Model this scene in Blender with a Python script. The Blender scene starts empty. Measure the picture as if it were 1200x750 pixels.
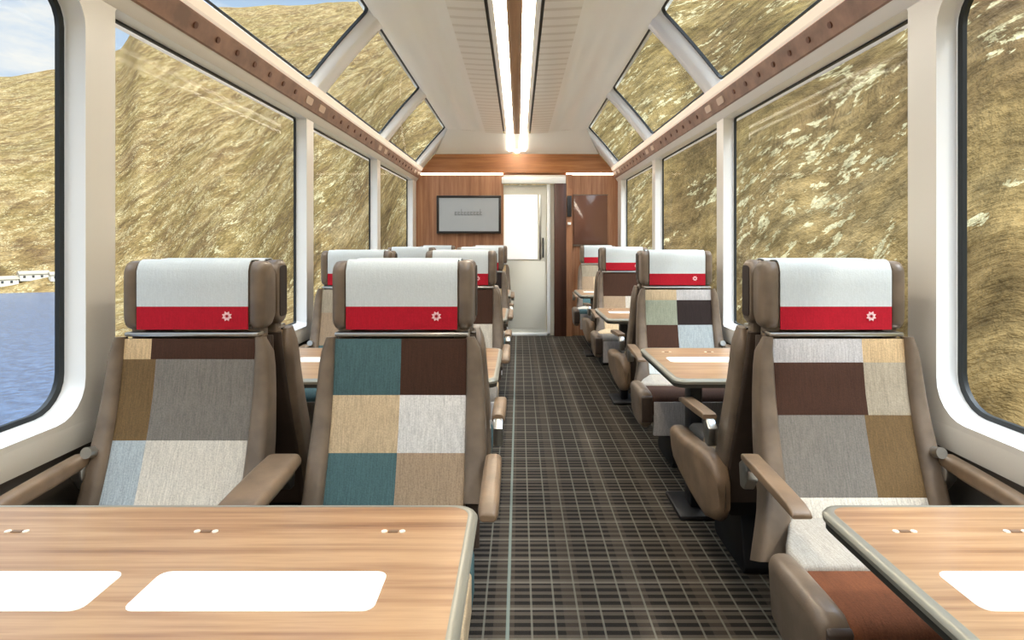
import bpy, bmesh, math, random
from mathutils import Vector, noise
random.seed(7)
scn = bpy.context.scene
COL = scn.collection
PI = math.pi

# ------------------------------------------------------------------ helpers
def lin(c):
    r = []
    for v in c[:3]:
        v /= 255.0
        r.append(v / 12.92 if v <= 0.04045 else ((v + 0.055) / 1.055) ** 2.4)
    return (r[0], r[1], r[2], 1.0)

def new_mat(name):
    m = bpy.data.materials.new(name); m.use_nodes = True
    nt = m.node_tree
    return m, nt, nt.nodes['Principled BSDF'], nt.nodes['Material Output']

def plain(name, rgb, rough=0.5, metal=0.0, coat=0.0, emit=None, estr=0.0, spec=0.5):
    m, nt, b, o = new_mat(name)
    b.inputs['Base Color'].default_value = lin(rgb)
    b.inputs['Roughness'].default_value = rough
    b.inputs['Metallic'].default_value = metal
    b.inputs['Coat Weight'].default_value = coat
    b.inputs['Specular IOR Level'].default_value = spec
    if emit:
        b.inputs['Emission Color'].default_value = lin(emit)
        b.inputs['Emission Strength'].default_value = estr
    return m

def N(nt, t, **kw):
    n = nt.nodes.new(t)
    for k, v in kw.items(): setattr(n, k, v)
    return n

def coords(nt, scale=(1, 1, 1), kind='Object', rot=(0, 0, 0)):
    tc = N(nt, 'ShaderNodeTexCoord'); mp = N(nt, 'ShaderNodeMapping')
    mp.inputs['Scale'].default_value = scale
    mp.inputs['Rotation'].default_value = rot
    nt.links.new(tc.outputs[kind], mp.inputs['Vector'])
    return mp.outputs['Vector']

def noise_tex(nt, vec, scale, detail=4, rough=0.55, dist=0.0):
    n = N(nt, 'ShaderNodeTexNoise')
    n.inputs['Scale'].default_value = scale; n.inputs['Detail'].default_value = detail
    n.inputs['Roughness'].default_value = rough; n.inputs['Distortion'].default_value = dist
    nt.links.new(vec, n.inputs['Vector'])
    return n.outputs['Fac']

def ramp(nt, fac, stops, interp='LINEAR'):
    r = N(nt, 'ShaderNodeValToRGB'); r.color_ramp.interpolation = interp
    e = r.color_ramp.elements
    while len(e) < len(stops): e.new(0.5)
    for i, (p, c) in enumerate(stops):
        e[i].position = p; e[i].color = lin(c) if len(c) == 3 else c
    nt.links.new(fac, r.inputs['Fac'])
    return r.outputs['Color']

def mixc(nt, fac, a, b, mode='MIX'):
    m = N(nt, 'ShaderNodeMix', data_type='RGBA', blend_type=mode)
    if isinstance(fac, (int, float)): m.inputs[0].default_value = fac
    else: nt.links.new(fac, m.inputs[0])
    for v, i in ((a, 6), (b, 7)):
        if isinstance(v, tuple): m.inputs[i].default_value = v
        else: nt.links.new(v, m.inputs[i])
    return m.outputs[2]

def math_n(nt, op, a, b=0.0, c=None):
    m = N(nt, 'ShaderNodeMath', operation=op)
    for i, v in enumerate((a, b, c)):
        if v is None: continue
        if isinstance(v, (int, float)): m.inputs[i].default_value = v
        else: nt.links.new(v, m.inputs[i])
    return m.outputs[0]

def bump(nt, b, h, strength=0.3, dist=0.002):
    n = N(nt, 'ShaderNodeBump'); n.inputs['Strength'].default_value = strength
    n.inputs['Distance'].default_value = dist
    nt.links.new(h, n.inputs['Height']); nt.links.new(n.outputs['Normal'], b.inputs['Normal'])

def fabric(name, rgb, amt=0.08):
    m, nt, b, o = new_mat(name)
    v = coords(nt, (1, 1, 1))
    v2 = coords(nt, (300, 20, 20))
    n1 = noise_tex(nt, v, 230, 2, 0.6)
    n2 = noise_tex(nt, v2, 1, 2)
    f = math_n(nt, 'ADD', math_n(nt, 'MULTIPLY', n1, 0.5), math_n(nt, 'MULTIPLY', n2, 0.5))
    d = tuple(max(0, x * (1 - amt * 1.6)) for x in rgb); l = tuple(min(255, x * (1 + amt)) for x in rgb)
    c = ramp(nt, f, [(0.35, d), (0.65, l)])
    nt.links.new(c, b.inputs['Base Color'])
    b.inputs['Roughness'].default_value = 0.85
    b.inputs['Specular IOR Level'].default_value = 0.25
    bump(nt, b, n1, 0.35, 0.002)
    return m

def leather(name, rgb, rough=0.42):
    m, nt, b, o = new_mat(name)
    v = coords(nt)
    n1 = noise_tex(nt, v, 9, 3); n2 = noise_tex(nt, v, 260, 2)
    d = tuple(x * 0.88 for x in rgb); l = tuple(min(255, x * 1.1) for x in rgb)
    nt.links.new(ramp(nt, n1, [(0.35, d), (0.65, l)]), b.inputs['Base Color'])
    b.inputs['Roughness'].default_value = rough
    bump(nt, b, n2, 0.25, 0.001)
    return m

def wood(name, stops, scale, rough=0.4, coat=0.0, fine=6.0):
    m, nt, b, o = new_mat(name)
    n1 = noise_tex(nt, coords(nt, scale), 1.0, 5, 0.6, 0.25)
    n2 = noise_tex(nt, coords(nt, tuple(s * fine for s in scale)), 1.0, 3, 0.6)
    f = math_n(nt, 'ADD', math_n(nt, 'MULTIPLY', n1, 0.72), math_n(nt, 'MULTIPLY', n2, 0.28))
    nt.links.new(ramp(nt, f, stops), b.inputs['Base Color'])
    b.inputs['Roughness'].default_value = rough
    b.inputs['Coat Weight'].default_value = coat; b.inputs['Coat Roughness'].default_value = 0.15
    bump(nt, b, n2, 0.08, 0.001)
    return m

def link(name, me, parent=None):
    o = bpy.data.objects.new(name, me); COL.objects.link(o)
    if parent: o.parent = parent
    return o

def finish(name, bm, mats, parent=None, smooth=35, recalc=True):
    if recalc: bmesh.ops.recalc_face_normals(bm, faces=bm.faces)
    me = bpy.data.meshes.new(name)
    for f in bm.faces: f.smooth = smooth > 0
    bm.to_mesh(me); bm.free()
    if not isinstance(mats, (list, tuple)): mats = [mats]
    for m in mats: me.materials.append(m)
    if smooth > 0: me.set_sharp_from_angle(angle=math.radians(smooth))
    return link(name, me, parent)

def tag(o, label, cat, group=None):
    o['label'] = label; o['category'] = cat
    if group: o['group'] = group
    return o

def struct(o):
    o['kind'] = 'structure'; return o

def thing(name, loc, rz=0.0):
    o = bpy.data.objects.new(name, None); COL.objects.link(o)
    o.empty_display_size = 0.1
    o.location = loc; o.rotation_euler = (0, 0, rz)
    return o

def dup(root, loc, rz):
    r = root.copy(); COL.objects.link(r); r.location = loc; r.rotation_euler = (0, 0, rz)
    for ch in list(root.children):
        c = ch.copy(); COL.objects.link(c); c.parent = r
        for g in list(ch.children):
            d = g.copy(); COL.objects.link(d); d.parent = c
    return r

def box(bm, x0, x1, y0, y1, z0, z1, r=0.0, seg=2, mi=0):
    t = bmesh.new()
    vs = [t.verts.new((x, y, z)) for x in (x0, x1) for y in (y0, y1) for z in (z0, z1)]
    for q in ((0, 1, 3, 2), (4, 6, 7, 5), (0, 4, 5, 1), (2, 3, 7, 6), (0, 2, 6, 4), (1, 5, 7, 3)):
        t.faces.new([vs[i] for i in q])
    if r > 0: bmesh.ops.bevel(t, geom=list(t.edges), offset=r, segments=seg, profile=0.5, affect='EDGES')
    for f in t.faces: f.material_index = mi
    me = bpy.data.meshes.new('tmp'); t.to_mesh(me); t.free()
    bm.from_mesh(me); bpy.data.meshes.remove(me)

def loft(bm, rings, caps=True, mi=0, closed=True):
    vr = [[bm.verts.new(p) for p in r] for r in rings]
    n = len(vr[0]); fs = []
    for a, b in zip(vr, vr[1:]):
        for i in range(n if closed else n - 1):
            j = (i + 1) % n
            fs.append(bm.faces.new((a[i], a[j], b[j], b[i])))
    if caps:
        fs.append(bm.faces.new(list(reversed(vr[0])))); fs.append(bm.faces.new(vr[-1]))
    for f in fs: f.material_index = mi
    return vr

def rrect(w, h, r, n=4):
    r = min(r, w / 2 - 1e-4, h / 2 - 1e-4)
    pts = []
    for cx, cy, a0 in ((w / 2 - r, h / 2 - r, 0), (-w / 2 + r, h / 2 - r, 90), (-w / 2 + r, -h / 2 + r, 180), (w / 2 - r, -h / 2 + r, 270)):
        for k in range(n + 1):
            a = math.radians(a0 + 90 * k / n)
            pts.append((cx + r * math.cos(a), cy + r * math.sin(a)))
    return pts

def prism(bm, poly, x0, x1, r=0.0, seg=3, mi=0):
    """poly in (y,z) extruded along x, optionally bevelled"""
    t = bmesh.new()
    a = [t.verts.new((x0, p[0], p[1])) for p in poly]; b = [t.verts.new((x1, p[0], p[1])) for p in poly]
    n = len(poly)
    t.faces.new(a); t.faces.new(list(reversed(b)))
    for i in range(n): t.faces.new((a[i], b[i], b[(i + 1) % n], a[(i + 1) % n]))
    bmesh.ops.recalc_face_normals(t, faces=t.faces)
    if r > 0: bmesh.ops.bevel(t, geom=list(t.edges), offset=r, segments=seg, profile=0.5, affect='EDGES')
    for f in t.faces: f.material_index = mi
    me = bpy.data.meshes.new('tmp'); t.to_mesh(me); t.free()
    bm.from_mesh(me); bpy.data.meshes.remove(me)

def cyl(bm, p, axis, r, h, n=16, mi=0):
    ax = Vector(axis).normalized()
    u = ax.orthogonal().normalized(); v = ax.cross(u)
    rings = []
    for s in (0, h):
        c = Vector(p) + ax * s
        rings.append([c + u * (r * math.cos(2 * PI * k / n)) + v * (r * math.sin(2 * PI * k / n)) for k in range(n)])
    loft(bm, rings, mi=mi)

# ------------------------------------------------------------------ materials
M = {}
M['panel'] = plain('cream_wall_panel', (220, 216, 207), 0.32)
M['panel_w'] = plain('white_frame_lacquer', (236, 237, 236), 0.28)
M['gasket'] = plain('black_rubber_gasket', (22, 28, 30), 0.5)
M['ceil'] = plain('ceiling_lacquer', (247, 246, 240), 0.28)
M['lamp'] = plain('ceiling_lamp_diffuser', (255, 248, 238), 0.5, emit=(255, 244, 226), estr=20.0)
M['led'] = plain('led_cove_diffuser', (255, 240, 225), 0.5, emit=(255, 232, 205), estr=5.0)
M['darkgap'] = plain('dark_shadow_gap', (90, 88, 78), 0.6)
M['metal'] = plain('brushed_steel', (190, 190, 186), 0.3, 1.0)
M['trimcream'] = plain('cream_rail_light_strip', (214, 196, 172), 0.35, emit=(255, 236, 214), estr=0.5)
M['rail'] = leather('brown_rail_panel', (138, 106, 88), 0.45)
M['plate'] = plain('pale_seat_number_plate', (205, 180, 158), 0.4)
M['spot'] = plain('brown_rail_stud', (96, 56, 36), 0.4)
M['lower'] = plain('grey_lower_wall', (96, 88, 80), 0.7)
M['leather'] = leather('taupe_leather', (112, 97, 82), 0.36)
M['leatherd'] = leather('dark_brown_shell', (62, 50, 42), 0.42)
M['armpad'] = leather('tan_armrest_pad', (124, 102, 80), 0.4)
M['inset'] = plain('dark_headrest_side', (40, 28, 24), 0.5)
M['blackp'] = plain('black_plastic', (26, 26, 28), 0.45)
M['cover'] = fabric('white_headrest_cloth', (200, 206, 206), 0.02)
M['red'] = fabric('red_headrest_cloth', (172, 20, 38), 0.05)
M['emblem'] = plain('pale_pink_emblem', (238, 196, 196), 0.7)
M['mat'] = plain('white_printed_strip', (250, 248, 240), 0.45)
M['edge'] = plain('grey_green_table_edge', (146, 144, 132), 0.35, 0.3)
M['edged'] = plain('dark_table_underside', (48, 46, 40), 0.5)
M['fitting'] = plain('pale_table_fitting', (232, 222, 206), 0.35)
M['fitd'] = plain('brown_table_fitting_slot', (120, 92, 70), 0.5)
PAT = {k: fabric('patch_' + k, c) for k, c in {
    'teal': (72, 98, 100), 'darkbrown': (66, 42, 30), 'tan': (190, 168, 136), 'white': (208, 205, 200),
    'taupe': (156, 134, 110), 'olive': (106, 84, 54), 'grey': (116, 110, 102), 'offwhite': (196, 188, 174),
    'bluegrey': (160, 168, 170), 'beige': (162, 150, 130), 'palegrey': (186, 182, 180), 'sand': (198, 170, 130),
    'greygreen': (140, 144, 126), 'stone': (170, 163, 152), 'black': (44, 34, 32), 'rust': (118, 70, 44), 'paleblue': (192, 198, 196)}.items()}
PK = list(PAT)
M['tablewood'] = wood('oak_table_laminate', [(0.32, (124, 88, 60)), (0.44, (158, 120, 86)), (0.55, (180, 145, 108)), (0.68, (144, 106, 75))], (0.9, 26, 26), 0.33, 0.25, 3.0)
M['wallwood'] = wood('walnut_end_wall', [(0.32, (128, 82, 54)), (0.5, (160, 112, 80)), (0.66, (184, 137, 102))], (22, 22, 0.8), 0.4, 0.1)
M['headwood'] = wood('walnut_header', [(0.32, (122, 74, 36)), (0.5, (160, 102, 56)), (0.66, (184, 128, 78))], (0.8, 22, 22), 0.35, 0.2)
M['ceilwood'] = wood('pale_brown_ceiling_strip', [(0.3, (150, 112, 80)), (0.7, (186, 148, 112))], (20, 0.8, 20), 0.4)
M['darkwood'] = wood('dark_brown_jamb', [(0.3, (52, 28, 18)), (0.7, (82, 48, 34))], (20, 20, 0.8), 0.4)
M['door'] = plain('pale_grey_door', (208, 206, 194), 0.4)
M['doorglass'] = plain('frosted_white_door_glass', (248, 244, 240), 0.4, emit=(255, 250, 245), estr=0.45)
M['screen'] = plain('grey_screen_face', (120, 122, 122), 0.25, emit=(188, 192, 190), estr=0.32)
M['ink'] = plain('grey_screen_writing', (132, 134, 134), 0.4)
M['bezel'] = plain('black_screen_bezel', (34, 30, 28), 0.3)
M['darkglass'] = plain('dark_reflective_glass', (112, 78, 64), 0.12, 0.0, 0.3)

# glass
def glass_mat():
    m, nt, b, o = new_mat('window_glass')
    nt.nodes.remove(b)
    t = N(nt, 'ShaderNodeBsdfTransparent'); t.inputs['Color'].default_value = (0.95, 0.965, 0.955, 1)
    g = N(nt, 'ShaderNodeBsdfGlossy'); g.inputs['Roughness'].default_value = 0.02
    ly = N(nt, 'ShaderNodeLayerWeight'); ly.inputs['Blend'].default_value = 0.5
    lw = N(nt, 'ShaderNodeMath', operation='MULTIPLY_ADD')
    pw = math_n(nt, 'POWER', ly.outputs['Facing'], 4.0)
    nt.links.new(pw, lw.inputs[0]); lw.inputs[1].default_value = 0.06; lw.inputs[2].default_value = 0.002
    mx = N(nt, 'ShaderNodeMixShader')
    nt.links.new(lw.outputs[0], mx.inputs[0]); nt.links.new(t.outputs[0], mx.inputs[1]); nt.links.new(g.outputs[0], mx.inputs[2])
    nt.links.new(mx.outputs[0], o.inputs['Surface'])
    return m
M['glass'] = glass_mat()

# carpet
def carpet():
    m, nt, b, o = new_mat('dark_plaid_carpet')
    tc = N(nt, 'ShaderNodeTexCoord'); sp = N(nt, 'ShaderNodeSeparateXYZ')
    nt.links.new(tc.outputs['Object'], sp.inputs[0])
    def lines(axis, pitch, width, off=0.0):
        f = math_n(nt, 'FRACT', math_n(nt, 'DIVIDE', math_n(nt, 'ADD', sp.outputs[axis], off + 50 * pitch), pitch))
        return math_n(nt, 'LESS_THAN', f, width / pitch)
    vn = coords(nt)
    fine = noise_tex(nt, vn, 300, 2)
    base = ramp(nt, fine, [(0.3, (18, 16, 14)), (0.7, (38, 34, 29))])
    n3 = noise_tex(nt, coords(nt, (10, 0.3, 1)), 1.0, 2)
    c = mixc(nt, math_n(nt, 'MULTIPLY', lines('X', 0.24, 0.07, 0.06), 0.35), base, lin((84, 74, 62)))
    c = mixc(nt, math_n(nt, 'MULTIPLY', lines('Y', 0.04, 0.019), 0.62), c, lin((92, 83, 73)))
    c = mixc(nt, math_n(nt, 'MULTIPLY', lines('Y', 0.16, 0.012, 0.01), 0.6), c, lin((124, 118, 106)))
    c = mixc(nt, math_n(nt, 'MULTIPLY', lines('X', 0.08, 0.007, 0.015), 0.6), c, lin((120, 118, 106)))
    c = mixc(nt, math_n(nt, 'MULTIPLY', lines('X', 1.6, 0.012, 0.018), 0.6), c, lin((128, 142, 134)))
    nt.links.new(c, b.inputs['Base Color']); b.inputs['Roughness'].default_value = 0.9
    b.inputs['Specular IOR Level'].default_value = 0.2
    bump(nt, b, fine, 0.5, 0.004)
    return m
M['carpet'] = carpet()

# ceiling ribbed zone
def ribbed():
    m, nt, b, o = new_mat('ribbed_ceiling_lacquer')
    tc = N(nt, 'ShaderNodeTexCoord'); sp = N(nt, 'ShaderNodeSeparateXYZ')
    nt.links.new(tc.outputs['Object'], sp.inputs[0])
    f = math_n(nt, 'FRACT', math_n(nt, 'DIVIDE', math_n(nt, 'ADD', sp.outputs['Y'], 20.0), 0.14))
    g = math_n(nt, 'LESS_THAN', f, 0.3)
    nt.links.new(mixc(nt, g, lin((240, 237, 228)), lin((222, 217, 205))), b.inputs['Base Color'])
    b.inputs['Roughness'].default_value = 0.3
    bump(nt, b, g, 0.6, 0.004)
    return m
M['ribbed'] = ribbed()

# terrain
def hill_mat():
    m, nt, b, o = new_mat('dry_grass_hillside')
    v = coords(nt)
    vs = coords(nt, (1, 0.4, 0.22), rot=(0.0, 0.5, 0.35))
    big = noise_tex(nt, v, 0.018, 5, 0.62)
    mid = noise_tex(nt, v, 0.16, 8, 0.72, 0.5)
    fine = noise_tex(nt, v, 0.9, 6, 0.74)
    streak = noise_tex(nt, vs, 0.10, 8, 0.72, 0.8)
    c = ramp(nt, mid, [(0.34, (82, 64, 38)), (0.46, (130, 104, 60)), (0.54, (156, 128, 80)), (0.66, (180, 154, 108))])
    c2 = ramp(nt, streak, [(0.38, (88, 68, 50)), (0.47, (132, 108, 70)), (0.54, (158, 132, 88)), (0.64, (188, 164, 120))])
    c = mixc(nt, 0.55, c, c2)
    green = ramp(nt, big, [(0.42, (0.0, 0.0, 0.0, 1)), (0.58, (1.0, 1.0, 1.0, 1))])
    c = mixc(nt, math_n(nt, 'MULTIPLY', green, 0.32), c, lin((120, 106, 56)))
    brown = ramp(nt, noise_tex(nt, v, 0.045, 6, 0.66, 0.6), [(0.50, (0.0, 0.0, 0.0, 1)), (0.62, (1.0, 1.0, 1.0, 1))])
    c = mixc(nt, math_n(nt, 'MULTIPLY', brown, 0.5), c, lin((104, 80, 56)))
    fr = ramp(nt, fine, [(0.36, (0.38, 0.38, 0.38, 1)), (0.62, (0.95, 0.95, 0.95, 1))])
    c = mixc(nt, 1.0, c, fr, 'MULTIPLY')
    # pale rocks
    rk = math_n(nt, 'MULTIPLY', math_n(nt, 'GREATER_THAN', noise_tex(nt, v, 1.5, 5, 0.7, 0.3), 0.56), math_n(nt, 'GREATER_THAN', noise_tex(nt, v, 0.16, 4, 0.6), 0.52))
    rk2 = math_n(nt, 'MULTIPLY', math_n(nt, 'GREATER_THAN', noise_tex(nt, v, 0.30, 6, 0.75, 0.4), 0.60), math_n(nt, 'GREATER_THAN', noise_tex(nt, v, 0.02, 5, 0.7), 0.50))
    r = math_n(nt, 'MAXIMUM', rk, rk2)
    rn = ramp(nt, fine, [(0.4, (150, 138, 102)), (0.6, (204, 192, 150))])
    c = mixc(nt, math_n(nt, 'MULTIPLY', r, 0.75), c, rn)
    nt.links.new(c, b.inputs['Base Color'])
    b.inputs['Roughness'].default_value = 1.0; b.inputs['Specular IOR Level'].default_value = 0.05
    h = math_n(nt, 'ADD', math_n(nt, 'MULTIPLY', mid, 2.0), math_n(nt, 'ADD', math_n(nt, 'MULTIPLY', fine, 0.3), math_n(nt, 'MULTIPLY', streak, 2.5)))
    bump(nt, b, h, 0.5, 0.8)
    return m
M['hill'] = hill_mat()

def lake_mat():
    m, nt, b, o = new_mat('blue_lake_water')
    v = coords(nt, (1, 1.0, 1))
    n1 = noise_tex(nt, v, 0.9, 5, 0.65)
    nt.links.new(ramp(nt, n1, [(0.35, (48, 66, 92)), (0.65, (74, 94, 122))]), b.inputs['Base Color'])
    b.inputs['Roughness'].default_value = 0.25
    bump(nt, b, n1, 0.6, 0.25)
    return m
M['lake'] = lake_mat()

# ------------------------------------------------------------------ carriage shell
# car x=0 is the centre line; window plane |x|=1.44, panel face |x|=1.36; y forward; z up
CAMX, EYE = 0.025, 1.28
XG, XP = 1.44, 1.36
ZS, ZT = 0.735, 2.08
Y0, Y1 = -4.0, 8.07
BAYS = [(-3.84, -1.92), (-1.92 , 0.0)]
WIN = [(-3.75, -1.93), (-1.80, -0.01), (0.13, 1.91), (2.05, 3.90), (4.03, 5.85), (5.98, 7.80)]

# floor
bm = bmesh.new()
box(bm, -1.45, 1.45, Y0, Y1 + 0.05, -0.06, 0.0)
struct(finish('floor', bm, M['carpet'], smooth=0))

def perim(y0, y1, z0, z1, r_far, r_near, n=6):
    """rounded rect loop in (y,z), far corners (y1) radius r_far, near corners r_near"""
    pts = []
    for cy, cz, sy, sz, a0, r in ((y1, z1, -1, -1, 0, r_far), (y0, z1, 1, -1, 90, r_near), (y0, z0, 1, 1, 180, r_near), (y1, z0, -1, 1, 270, r_far)):
        for k in range(n + 1):
            a = math.radians(a0 + 90 * k / n)
            pts.append((cy + sy * r + r * math.cos(a), cz + sz * r + r * math.sin(a)))
    return pts

def outer_map(p, y0, y1, z0, z1, Y_0, Y_1, Z_0, Z_1, idx, n=6):
    q = idx // (n + 1)
    k = idx % (n + 1)
    # corner points project: first half to one side, corner exactly at the middle
    cy = Y_1 if q in (0, 3) else Y_0
    cz = Z_1 if q in (0, 1) else Z_0
    mid = n // 2
    horiz_first = q in (0, 2)   # the arc begins on the vertical side for q 0,2
    if k == mid: return (cy, cz)
    if (k < mid) == horiz_first: return (cy, p[1])
    return (p[0], cz)

def side_wall(sx, name):
    bm = bmesh.new()
    ZB, ZU = 0.705, 2.085
    cells = []
    for i, (a, b) in enumerate(WIN):
        lo = Y0 if i == 0 else (WIN[i - 1][1] + a) / 2
        hi = Y1 if i == len(WIN) - 1 else (b + WIN[i + 1][0]) / 2
        cells.append((lo, hi, a, b))
    for (lo, hi, a, b) in cells:
        rf = 0.12 if b < 2.0 else 0.018; rn = 0.12 if b < 2.0 else 0.018
        rng = perim(a, b, ZS - 0.012, ZT, rf, rn)
        gl = perim(a - 0.002, b + 0.002, ZS + 0.012, ZT, rf, rn)
        inner = [bm.verts.new((sx * XP, p[0], p[1])) for p in rng]
        mid_ = [bm.verts.new((sx * (XP + 0.008), p[0] , p[1])) for p in rng]
        glv = [bm.verts.new((sx * (XG + 0.004), p[0], p[1])) for p in gl]
        out = [bm.verts.new((sx * XP, *outer_map(p, a, b, ZS, ZT, lo, hi, ZB, ZU, i))) for i, p in enumerate(rng)]
        n = len(rng)
        for i in range(n):
            j = (i + 1) % n
            for A, B, mi in ((out, inner, 0), (inner, mid_, 1), (mid_, glv, 1)):
                try:
                    f = bm.faces.new((A[i], A[j], B[j], B[i])); f.material_index = mi
                except ValueError: pass
    # sill fascia, its return and the lower wall
    prof = [(XP, 0.705), (XP - 0.001, 0.695), (XP - 0.002, 0.66), (XP + 0.002, 0.628), (XP + 0.03, 0.622)]
    vr = loft(bm, [[(sx * x, Y0, z) for x, z in prof], [(sx * x, Y1, z) for x, z in prof]], caps=False, closed=False, mi=0)
    prof2 = [(XP + 0.03, 0.622), (XP + 0.035, 0.60), (XP + 0.035, 0.12), (XP + 0.01, 0.10), (XP + 0.01, 0.0)]
    loft(bm, [[(sx * x, Y0, z) for x, z in prof2], [(sx * x, Y1, z) for x, z in prof2]], caps=False, closed=False, mi=2)
    # outer skin so the wall has thickness
    for z0, z1 in ((-0.06, ZS),):
        f = bm.faces.new([bm.verts.new((sx * 1.47, y, z)) for y, z in ((Y0, z0), (Y1, z0), (Y1, z1), (Y0, z1))]); f.material_index = 0
    bmesh.ops.remove_doubles(bm, verts=bm.verts, dist=0.0004)
    return struct(finish(name, bm, [M['panel'], M['panel_w'], M['lower']], smooth=30))
side_wall(-1, 'wall_left')
side_wall(1, 'wall_right')

# windows: glass pane + black gasket per opening
wn = 0
for sx in (-1, 1):
    for i, (a, b) in enumerate(WIN):
        wn += 1
        r = 0.12 if b < 2.0 else 0.02
        root = thing('window_%d' % wn, (sx * XG, (a + b) / 2, ZS)); struct(root)
        inv = Vector(root.location)
        bm = bmesh.new()
        lp = perim(a, b, ZS, ZT, r, r)
        lo = [(p[0] - inv.y, p[1] - inv.z) for p in lp]
        v1 = [bm.verts.new((0.004 * sx, *p)) for p in lo]
        bm.faces.new(v1)
        finish('glass_pane', bm, M['glass'], root, smooth=0)
        bm = bmesh.new()
        w = 0.022 if i == 2 else 0.013
        li = perim(a + w, b - w, ZS + w, ZT - w * 0.7, max(0.004, r - w * 0.6), max(0.004, r - w * 0.6))
        li = [(p[0] - inv.y, p[1] - inv.z) for p in li]
        R = [[(-0.012 * sx, *p) for p in lo], [(-0.012 * sx, *p) for p in li], [(0.002 * sx, *p) for p in li]]
        loft(bm, R, caps=False)
        finish('rubber_gasket', bm, M['gasket'], root, smooth=30)

# rail along each side: white return, cream, brown band, cream trim
def rail(sx, name):
    bm = bmesh.new()
    prof = [(XG, 2.08, 1), (XP, 2.078, 0), (XP - 0.008, 2.083, 0), (1.335, 2.110, 0), (1.328, 2.118, 2), (1.318, 2.122, 2), (1.288, 2.208, 2), (1.294, 2.216, 3), (1.278, 2.222, 3), (1.262, 2.258, 3), (1.272, 2.266, 3), (1.36, 2.285, 3)]
    for i in range(len(prof) - 1):
        a, b = prof[i], prof[i + 1]
        f = bm.faces.new([bm.verts.new(v) for v in ((sx * a[0], Y0, a[1]), (sx * a[0], Y1, a[1]), (sx * b[0], Y1, b[1]), (sx * b[0], Y0, b[1]))])
        f.material_index = {0: 0, 1: 1, 2: 2, 3: 3}[a[2] if i != 3 else 0]
    # outer skin
    f = bm.faces.new([bm.verts.new((sx * 1.47, y, z)) for y, z in ((Y0, 2.07), (Y1, 2.07), (Y1, 2.30), (Y0, 2.30))])
    bmesh.ops.remove_doubles(bm, verts=bm.verts, dist=0.0003)
    o = struct(finish(name, bm, [M['panel'], M['panel_w'], M['rail'], M['trimcream']], smooth=28))
    def on_band(t): return (1.318 + (1.288 - 1.318) * t, 2.122 + (2.208 - 2.122) * t)
    nx, nz = -0.944, -0.33
    for k in range(0, 4):
        for dy, sz in ((-0.10, 0.05), (0.14, 0.05)):
            y = 1.96 + 1.92 * k + dy
            if y > 7.9: continue
            x, z = on_band(0.52)
            bm = bmesh.new()
            rr = rrect(0.11, 0.045, 0.012, 3)
            ux, uz = -0.33 * 1.0, 0.944
            rings = []
            for h in (0.0, 0.006):
                rings.append([(sx * (x + nx * h + ux * q[1]), y + q[0], z + nz * h + uz * q[1]) for q in rr])
            loft(bm, rings)
            finish('seat_number_plate', bm, M['plate'], o, smooth=30)
    y = 2.45
    while y < 7.9:
        if min(abs(y - (1.96 + 1.92 * k)) for k in range(4)) > 0.30:
            x, z = on_band(0.5)
            bm = bmesh.new(); cyl(bm, (sx * x, y, z), (sx * nx, 0, nz), 0.014, 0.006, 12)
            finish('reading_lamp_stud', bm, M['spot'], o, smooth=30)
        y += 0.183
    return o
rail(-1, 'trim_1')
rail(1, 'trim_2')

# roof windows: curved glass between rail and ceiling with splayed white ribs
RW = [(-3.80, -2.05), (-1.88, -0.12), (0.06, 1.86), (2.06, 3.80), (4.04, 5.74), (5.96, 7.74)]
ra, rb = Vector((1.272, 0, 2.262)), Vector((0.885, 0, 2.712))
def roofp(t, off=0.0):
    p = ra.lerp(rb, t)
    nrm = Vector((0.758, 0, 0.652))
    return p + nrm * (0.008 * math.sin(PI * t) + off)
for sx in (-1, 1):
    for i, (a, b) in enumerate(RW):
        wn += 1
        root = struct(thing('window_%d' % wn, (sx * 1.2, (a + b) / 2, 2.3)))
        c0 = Vector(root.location)
        NT, W = 10, 1.0
        def P(t, y, off):
            p = roofp(t, off); return (sx * p.x - c0.x, y - c0.y, p.z - c0.z)
        bm = bmesh.new()
        loft(bm, [[P(k / NT, a, 0.07), P(k / NT, b, 0.07)] for k in range(NT + 1)], caps=False, closed=False)
        finish('glass_pane', bm, M['glass'], root, smooth=60)
        bm = bmesh.new()
        g = 0.012; L = (rb - ra).length
        def loop(d, off):
            r = 0.045 - d * 0.5
            n = 5; pts = []
            t0, t1 = (d + 0.004) / L, 1 - d / L
            for cy, ct, sy, st, a0 in ((b - d, t1, -1, -1, 0), (a + d, t1, 1, -1, 90), (a + d, t0, 1, 1, 180), (b - d, t0, -1, 1, 270)):
                rr2 = r if ct == t1 else 0.03
                for k in range(n + 1):
                    an = math.radians(a0 + 90 * k / n)
                    pts.append((cy + sy * rr2 + rr2 * math.cos(an), ct + (st * rr2 + rr2 * math.sin(an)) / L))
            full = []
            for q in range(len(pts)):
                p1, p2 = pts[q], pts[(q + 1) % len(pts)]
                full.append(p1)
                if abs(p1[1] - p2[1]) > 0.3:
                    for s in range(1, 8): full.append((p1[0] + (p2[0] - p1[0]) * s / 8, p1[1] + (p2[1] - p1[1]) * s / 8))
            return [P(t, y, off) for y, t in full]
        loft(bm, [loop(0.0, 0.066), loop(0.0, 0.05), loop(g, 0.05), loop(g, 0.068)], caps=False)
        finish('rubber_gasket', bm, M['gasket'], root, smooth=30)
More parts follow.
